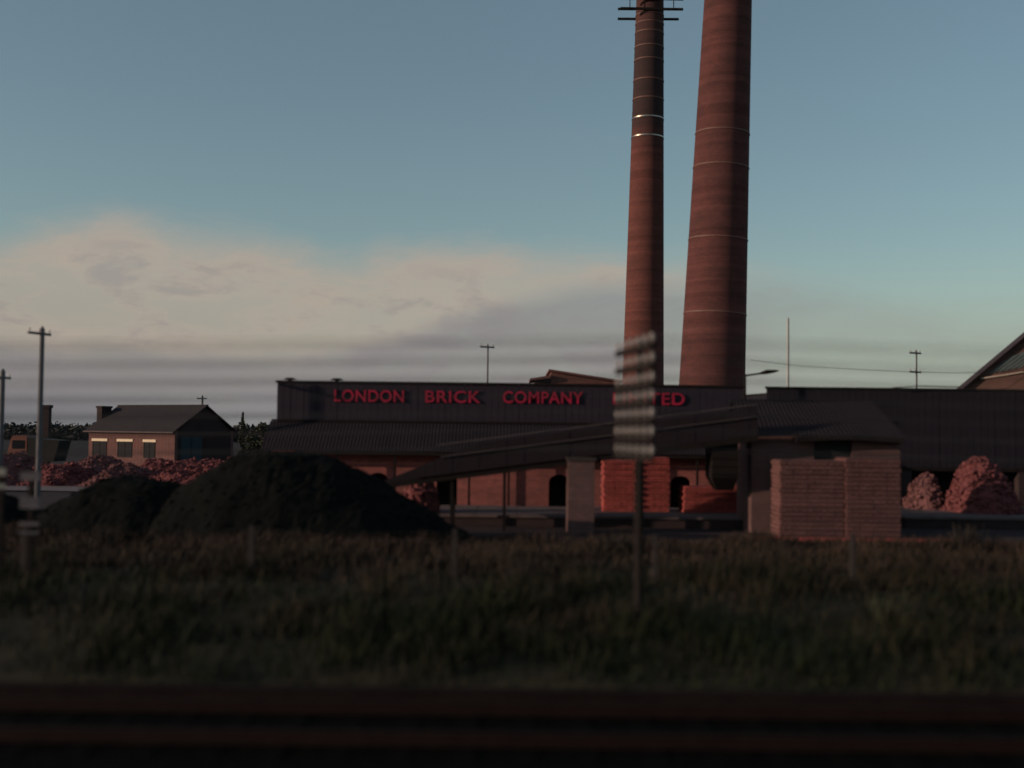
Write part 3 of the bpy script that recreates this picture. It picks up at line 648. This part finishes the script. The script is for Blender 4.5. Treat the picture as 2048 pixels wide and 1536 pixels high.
for x in (lx0 + .5, lx1 - .75):
    for y in (dl - .02, dl + 1.7):
        wh = MB().tube([(x, y, .42), (x, y + .24, .42)], .42, 20).build('wheel', 'tyre', lo)
        MB().tube([(x, y - .01, .42), (x, y + .25, .42)], .2, 12).build('rim', 'rail_pale', wh)

# ------------------------------------------------------------------ roof house seen above the sign
dr_ = 70
def poly(pts, d): return [P(a, b_, d) for a, b_ in pts]
rh = thing('drying_shed', 'red tiled shed top showing above the kiln roof beside the chimneys', 'shed', (X(1160, dr_), dr_, 0))
q = poly(((1102, 742), (1236, 762), (1236, 800), (1102, 800)), dr_); q[2].z = q[3].z = 0
MB().prism(q, (0, 6, 0)).build('wall', 'tile', rh)
q = poly(((1098, 738), (1246, 761), (1246, 765), (1098, 742)), dr_ - .3)
MB().prism(q, (0, 6.6, 0)).build('roof', 'tile', rh)
q = poly(((1060, 757), (1101.5, 750), (1101.5, 756), (1060, 761)), dr_ - .3)
MB().prism(q, (0, 4, 0)).build('canopy', 'tile', rh)
q = poly(((1070, 760), (1101.5, 757), (1101.5, 790), (1080, 790)), dr_); q[2].z = q[3].z = 0
MB().prism(q, (0, 3, 0)).build('lower_wall', 'brick_dark_and_shaded', rh)

# ------------------------------------------------------------------ steep gabled shed at the right edge
dg = 62
gs = thing('gabled_shed', 'brown steep gabled shed with sloping green glass at the right edge', 'shed', (X(2160, dg), dg, 0))
phi = R(24); c0 = P(1915, 780, dg); gu = Vector((math.cos(phi), -math.sin(phi), 0)); gn = Vector((math.sin(phi), math.cos(phi), 0))
def G(px, py, out=0.0):
    """pixel to the plane of the gable wall, moved out towards the track"""
    v = P(px, py, 1) - Vector((0, 0, CAMZ)); q0 = c0 - gn * out
    return Vector((0, 0, CAMZ)) + v * ((q0 - Vector((0, 0, CAMZ))).dot(gn) / v.dot(gn))
el_ = G(1905, 788); ap = G(2160, 574); wdt = (ap - el_).dot(gu); er = el_ + gu * wdt * 2
fl = lambda p: Vector((p.x, p.y, 0))
MB().prism([fl(el_) + gu * .25, fl(er) - gu * .25, er - gu * .25, ap - Vector((0, 0, .3)), el_ + gu * .25], gn * 14).build('gable_wall', 'brown', gs)
for e_ in (el_, er):
    e2 = e_ - gn * .35; a2 = ap - gn * .35
    m_ = MB(); m_.prism([e2, a2, a2 + Vector((0, 0, -.26)), e2 + Vector((0, 0, -.26))], gn * 14.7); m_.build('roof_slope', 'tile', gs)
    MB().beam(e2 - gn * .03 + Vector((0, 0, -.06)), a2 - gn * .03 + Vector((0, 0, -.06)), .06, .2).build('verge_board', 'verge', gs)
q = [G(a, b_, .04) for a, b_ in ((1976, 748), (2020, 714), (2085, 690), (2110, 690), (2042, 735))]
gl = MB().prism(q, gn * .035).build('glazing', 'glass_teal', gs)
MB().tube([G(a, b_, .1) for a, b_ in ((1962, 757), (2010, 750), (2080, 738), (2160, 730))], .045, 6).build('string_course', 'cream', gs)
gm_ = MB()
for k in range(1, 5):
    a = q[0].lerp(q[4], k / 5.0); b_ = q[1].lerp(q[3], k / 5.0); gm_.beam(a - gn * .02, b_ - gn * .02, .03, .03)
gm_.build('glazing_bar', 'verge', gl)

# ------------------------------------------------------------------ yard lamp in the gap between the kilns
dlm = 49.2; p0 = P(1490, 752, dlm); 
yl = thing('yard_lamp', 'yard lamp on a bracket arm between the two black kilns', 'lamp', (p0.x, dlm, 0))
MB().tube([(p0.x, dlm, 0), (p0.x, dlm, p0.z + .08)], [.08, .05], 10).build('post', 'eave', yl)
pts = [P(1488, 751.5, dlm), P(1520, 747, dlm), P(1533, 744, dlm), P(1558, 741.5, dlm)]
MB().tube(pts[:3], .04, 8).build('arm', 'eave', yl)
MB().tube([pts[1], pts[2], pts[2].lerp(pts[3], .6), pts[3]], [.05, .1, .07, .02], 10).build('lamp_head', 'eave', yl)

# ------------------------------------------------------------------ telegraph poles and wires
def tpole(label, px, pyt, d, m, arms, arm_len, rotz=0.0, nins=4, r=.11, group='telegraph poles', gap=None, ins_r=.042):
    top = P(px, pyt, d); gz = ground_z(top.x, d)
    t = thing('telegraph_pole', label, 'telegraph pole', (top.x, d, gz), group)
    lean = (P(px, pyt, d).x - top.x)
    MB().tube([(top.x, d, gz - .1), (top.x, d, top.z - .12), (top.x, d, top.z)], [r * 1.25, r, .02], 12).build('pole', m, t)
    out = []
    dv = Vector((math.sin(rotz), math.cos(rotz), 0)); sd = Vector((math.cos(rotz), -math.sin(rotz), 0))
    for py in arms:
        z = Z(py, d, px); c = Vector((top.x, d, z)) - sd * (r + .045)
        a = MB().beam(c - dv * arm_len / 2, c + dv * arm_len / 2, .08, .1).build('crossarm', m, t)
        for k in range(nins):
            s = (k / (nins - 1) - .5) * (arm_len - .12); p = c + dv * s
            MB().tube([p + Vector((0, 0, .05)), p + Vector((0, 0, .09)), p + Vector((0, 0, .1)), p + Vector((0, 0, .15)), p + Vector((0, 0, .17)), p + Vector((0, 0, .2))], [.012, .012, ins_r, ins_r * .85, ins_r * .6, ins_r * .5], 8).build('insulator', 'porcelain', a)
            out.append(p + Vector((0, 0, .165)))
    return t, out
t, ins = tpole('near telegraph pole with seven crossarms of white insulators before the chimneys', 1281, 676, 19.3, 'timber', (700, 737, 774, 808, 842, 877, 914), 2.3, rotz=R(-9), nins=6, r=.065, ins_r=.043)
tpole('tall grey telegraph pole left of the small house', 85, 652, 45, 'timber_grey', (667,), 1.2, rotz=R(20), nins=3, r=.09)
tpole('short grey telegraph pole cut by the left edge of the photo', 6, 737, 50, 'timber_grey', (755,), 1.2, rotz=R(20), nins=3, r=.1)
tpole('faint grey telegraph pole above the right kiln beside the yard lamp', 1576, 634, 64, 'pale_pole', (), 1.2, r=.07)
tpole('thin pole with one short crossarm above the middle of the sign', 976, 688, 72, 'timber_grey', (694,), 1.0, rotz=R(60), nins=3, r=.05)
tpole('thin pole with two short crossarms above the kiln on the right', 1833, 700, 72, 'timber_grey', (706, 744), 1.0, rotz=R(60), nins=3, r=.05)
tpole('small leaning pole on the far side of the house ridge', 405, 790, 98, 'timber_grey', (797,), .9, rotz=R(50), nins=2, r=.09)
for k, p in enumerate(ins):
    pts = []
    sgr = .28 + .05 * (k % 3)
    for i in range(-30, 31):
        u = abs(i) / 30.0; pts.append((p.x + i * 1.6, p.y, p.z - 4 * sgr * u * (1 - u)))
    tag(MB().tube(pts, .0029, 4).build('telegraph_wire', 'wire', fixn=False), 'thin dark telegraph wire strung level across the sky and kilns', 'wire', 'telegraph wires')
# a slack service wire from the lamp side to the gabled shed
pts = [P(1500, 720, 60), P(1600, 732, 60), P(1700, 738, 60), P(1800, 743, 60), P(1910, 746, 60), P(2060, 742, 60.5)]
tag(MB().tube(pts, .012, 5).build('service_wire', 'wire'), 'single slack wire drooping above the right kiln towards the gabled shed', 'wire')

# ------------------------------------------------------------------ lineside fence and plated posts
df = 23.5
fe = thing('wire_fence', 'low concrete post and wire fence crossing the grass', 'fence', (0, df, .3))
fx = [X(px, df) for px in (-345, 55, 507, 912, 1312, 1706, 2105, 2500)]
for k, x in enumerate(fx):
    z = ground_z(x, df); MB().add(*(lambda w, h_: ([(x - w, df - w, z - .1), (x + w, df - w, z - .1), (x + w, df + w, z - .1), (x - w, df + w, z - .1), (x - w * .8, df - w * .8, z + h_), (x + w * .8, df - w * .8, z + h_), (x + w * .8, df + w * .8, z + h_), (x - w * .8, df + w * .8, z + h_)], [(0, 3, 2, 1), (4, 5, 6, 7), (0, 1, 5, 4), (1, 2, 6, 5), (2, 3, 7, 6), (3, 0, 4, 7)]))(.055, 1.02)).build('post', 'concrete_dark', fe)
for h_ in (.2, .4, .6, .78, .95):
    MB().tube([(x + dx, df - .06, ground_z(x, df) + h_ - sag_) for x, nxt in zip(fx, fx[1:] + [None]) for dx, sag_ in (((0, 0), ((nxt - x) / 2, .02)) if nxt else ((0, 0),))], .003, 4).build('wire', 'wire', fe)
def plated(label, px, d, plates, wpx):
    top = P(px, plates[0][0] - 4, d); gz = ground_z(top.x, d); t = thing('marker_post', label, 'marker post', (top.x, d, gz), 'plated posts beside the line')
    MB().box(top.x - .05, top.x + .05, d, d + .1, gz - .1, top.z).build('post', 'timber', t)
    for a, b_, m in plates:
        z0, z1 = Z(b_, d, px), Z(a, d, px); hw = wpx * d / F / 2
        MB().box(top.x - hw, top.x + hw, d - .03, d - .003, z0, z1).build('plate', m, t)
plated('dark marker post with four grey plates before the coal heaps', 62, 22.5, ((944, 961, 'plate'), (994, 1017, 'plate'), (1044, 1051, 'plate'), (1063, 1068, 'plate')), 40)
plated('marker post with two off white plates at the left picture edge', 2, 22.5, ((936, 951, 'plate_white'), (968, 978, 'plate_white')), 22)

# ------------------------------------------------------------------ small trees and far wood
def leaves(mb, c, rx, ry, rz_, n, s):
    for _ in range(n):
        while True:
            v = Vector((random.uniform(-1, 1), random.uniform(-1, 1), random.uniform(-1, 1)))
            if v.length < 1 and (v.length > .35 or random.random() < .3): break
        p = Vector(c) + Vector((v.x * rx, v.y * ry, v.z * rz_)); a = Vector((random.gauss(0, 1), random.gauss(0, 1), random.gauss(0, 1))).normalized(); b_ = a.orthogonal().normalized()
        k = s * random.uniform(.6, 1.4); mb.add([p - a * k, p + b_ * k * .55, p + a * k, p - b_ * k * .55], [(0, 1, 2, 3)])
def tree(label, px, pyt, d, wpx, slim):
    top = P(px, pyt, d); w = wpx * d / F / 2; H = top.z
    t = thing('tree', label, 'tree', (top.x, d, 0), 'small trees between house and kiln')
    m_ = MB(); m_.tube([(top.x, d, 0), (top.x + .05, d, H * .5), (top.x, d, H * .95)], [.14, .08, .02], 7)
    for k in range(9):
        z = H * random.uniform(.25, .85); a = random.uniform(0, 6.3); l = w * random.uniform(.5, .9); m_.tube([(top.x, d, z), (top.x + math.cos(a) * l, d + math.sin(a) * l, z + l * .7)], [.04, .012], 5)
    m_.build('trunk', 'bark', t)
    cr_ = MB()
    for k in range(12 if slim else 16):
        f_ = (k + .5) / 12 if slim else random.uniform(.25, 1)
        ww = w * (1.05 - f_ * .85 if slim else 1 - abs(f_ - .6) * .9)
        a = random.uniform(0, 6.3); q = ww * .45
        leaves(cr_, (top.x + math.cos(a) * q, d + math.sin(a) * q, H * (.12 + .85 * f_)), ww * .6, ww * .6, H * .09, 70, .12)
    cr_.build('crown', 'leaf', t, fixn=False)
tree('slim young pointed tree just right of the small house', 487, 826, 100, 24, True)
tree('low bushy tree against the left end of the kiln building', 524, 849, 98, 44, False)
tree('tiny bush behind the right eave of the small house', 506, 866, 99, 40, False)
mb = MB()
for k in range(520):
    x = random.uniform(-190, 20); d = random.uniform(270, 300); hz_ = 3.0 + 2.2 * abs(fbm(x, 3, 0, .05)) + random.uniform(-.5, .7)
    leaves(mb, (x, d, hz_ * .5), 2.2, 1.5, hz_ * .55, 36, .55)
for k in range(150):
    x = random.uniform(-190, 20); mb.tube([(x, 296, 0), (x + random.uniform(-.3, .3), 296, 3.4)], [.2, .06], 5)
tag(mb.build('far_wood', 'leaf_far', fixn=False), 'low dark line of far trees along the left horizon', 'trees', kind='stuff')

# ------------------------------------------------------------------ sky and sun
SUN_EL = R(11); SUN_AZ = R(-106)          # azimuth measured from +Y towards +X: low on the left, a little behind the camera
W = bpy.data.worlds.new('World'); S.world = W; W.use_nodes = True
nt = W.node_tree; N = nt.nodes; L = nt.links; bg = N['Background']; SK = .1; bg.inputs['Strength'].default_value = SK
sky = N.new('ShaderNodeTexSky'); sky.sky_type = 'NISHITA'; sky.sun_disc = False; sky.sun_elevation = SUN_EL; sky.sun_rotation = SUN_AZ
sky.air_density = 1.0; sky.dust_density = .6; sky.ozone_density = 2.0
tc = N.new('ShaderNodeTexCoord'); sp = N.new('ShaderNodeSeparateXYZ'); L.new(tc.outputs['Generated'], sp.inputs[0])
def mth(op, a, b_=None, c=None):
    n_ = N.new('ShaderNodeMath'); n_.operation = op
    for i, v in enumerate((a, b_, c)):
        if v is None: continue
        if isinstance(v, (int, float)): n_.inputs[i].default_value = v
        else: L.new(v, n_.inputs[i])
    return n_.outputs[0]
def sst(v, a, b_, lo=0, hi=1):
    n_ = N.new('ShaderNodeMapRange'); n_.interpolation_type = 'SMOOTHSTEP'; L.new(v, n_.inputs['Value'])
    for k, q in (('From Min', a), ('From Max', b_), ('To Min', lo), ('To Max', hi)): n_.inputs[k].default_value = q
    return n_.outputs[0]
def mixc(f, a, b_):
    n_ = N.new('ShaderNodeMix'); n_.data_type = 'RGBA'
    if isinstance(f, (int, float)): n_.inputs[0].default_value = f
    else: L.new(f, n_.inputs[0])
    for i, v in ((6, a), (7, b_)):
        if isinstance(v, tuple): n_.inputs[i].default_value = (*v, 1)
        else: L.new(v, n_.inputs[i])
    return n_.outputs[2]
az = mth('ARCTAN2', sp.outputs[0], sp.outputs[1]); el = mth('ARCSINE', sp.outputs[2])
vec = N.new('ShaderNodeCombineXYZ'); L.new(mth('MULTIPLY', az, 1.0), vec.inputs[0]); L.new(mth('MULTIPLY', el, 2.6), vec.inputs[1])
def noi(scale, det, seed, rough=.55, dist=0.0):
    n_ = N.new('ShaderNodeTexNoise'); n_.noise_dimensions = '4D'; n_.inputs['Scale'].default_value = scale; n_.inputs['Detail'].default_value = det; n_.inputs['W'].default_value = seed; n_.inputs['Roughness'].default_value = rough; n_.inputs['Distortion'].default_value = dist
    L.new(vec.outputs[0], n_.inputs['Vector']); return mth('SUBTRACT', n_.outputs['Fac'], .5)
k_ = 1 / SK
sc = lambda r, g_, b_: (r * k_, g_ * k_, b_ * k_)
n_big, n_mid, n_fine = noi(5, 3, 1.3), noi(13, 5, 4.1, .6, .4), noi(34, 5, 9.2, .6)
# top of the cloud bank as a function of azimuth
fc = N.new('ShaderNodeFloatCurve'); cu = fc.mapping.curves[0]
pts = [(-.42, .155), (-.343, .177), (-.265, .172), (-.182, .162), (-.150, .151), (-.11, .160), (-.04, .165), (.094, .160), (.2, .15), (.29, .122), (.42, .105)]
for i, (a, v) in enumerate(pts):
    loc = ((a + .45) / .9, v / .25)
    if i < 2: cu.points[i].location = loc
    else: cu.points.new(*loc)
fc.mapping.update()
L.new(mth('DIVIDE', mth('ADD', az, .45), .9), fc.inputs['Value'])
T = mth('MULTIPLY', fc.outputs[0], .25)
dep = mth('ADD', mth('SUBTRACT', T, el), mth('ADD', mth('MULTIPLY', n_mid, .03), mth('MULTIPLY', n_fine, .007)))
edge = sst(dep, -.012, .034)
wisp = sst(n_mid, -.12, .12)
right = sst(az, .05, .32, 1, .3)
alpha = mth('MULTIPLY', mth('MULTIPLY', edge, right), mth('MULTIPLY_ADD', wisp, .3, .7))
gap = mth('MULTIPLY', sst(mth('ADD', n_big, mth('MULTIPLY', n_mid, .8)), -.02, .12), mth('MULTIPLY', sst(dep, .02, .04), sst(dep, .06, .1, 1, .25)))
alpha = mth('MULTIPLY', alpha, mth('SUBTRACT', 1.0, mth('MULTIPLY', gap, .16)))
low = sst(el, .035, .105, 1, 0)
low2 = sst(mth('SUBTRACT', mth('ADD', el, mth('MULTIPLY', n_big, .05)), mth('MULTIPLY', sst(az, -.2, .1), .066)), .05, .078, 1, 0)
bright = sc(.43, .365, .305); grey = sc(.24, .225, .236); dusk = sc(.135, .138, .152); pale = sc(.33, .375, .335)
under = mth('MULTIPLY', sst(mth('ADD', n_mid, mth('MULTIPLY', n_fine, .4)), .0, .16), sst(dep, .015, .05))
cloud = mixc(mth('MULTIPLY', under, .42), bright, grey)
cloud = mixc(mth('MULTIPLY', low2, .85), cloud, grey)
tint = N.new('ShaderNodeMix'); tint.data_type = 'RGBA'; tint.blend_type = 'MULTIPLY'; tint.inputs[0].default_value = 1
L.new(sky.outputs[0], tint.inputs[6]); tint.inputs[7].default_value = (1.22, 1.2, 1.05, 1)
SKYTINT = tint.inputs[7]
clear = mixc(.17, tint.outputs[2], sc(.24, .275, .275))
# horizon air: pale greenish to the right, dusky to the left, only in a thin layer
lay = sst(el, .0, .17, .9, 0)
air = mixc(sst(az, -.45, .12), dusk, pale)
clear = mixc(lay, clear, air)
col = mixc(alpha, clear, cloud)
lay2 = sst(el, -.01, .05, 1, 0)
col = mixc(mth('MULTIPLY', lay2, sst(az, -.42, .0, .9, .15)), col, air)
L.new(col, bg.inputs['Color'])

sd = bpy.data.lights.new('sun', 'SUN'); so = bpy.data.objects.new('sun', sd); C.objects.link(so)
sd.energy = 3.2; sd.angle = R(.5); sd.color = (1, .76, .58)
dirv = Vector((math.sin(SUN_AZ) * math.cos(SUN_EL), math.cos(SUN_AZ) * math.cos(SUN_EL), math.sin(SUN_EL)))
so.rotation_euler = dirv.to_track_quat('Z', 'Y').to_euler(); so.location = dirv * 60

for o in S.objects:
    if '_o' in o: del o['_o']
S.view_settings.view_transform = 'Standard'; S.view_settings.look = 'None'; S.view_settings.exposure = 0; S.view_settings.gamma = 1
S.cycles.max_bounces = 6
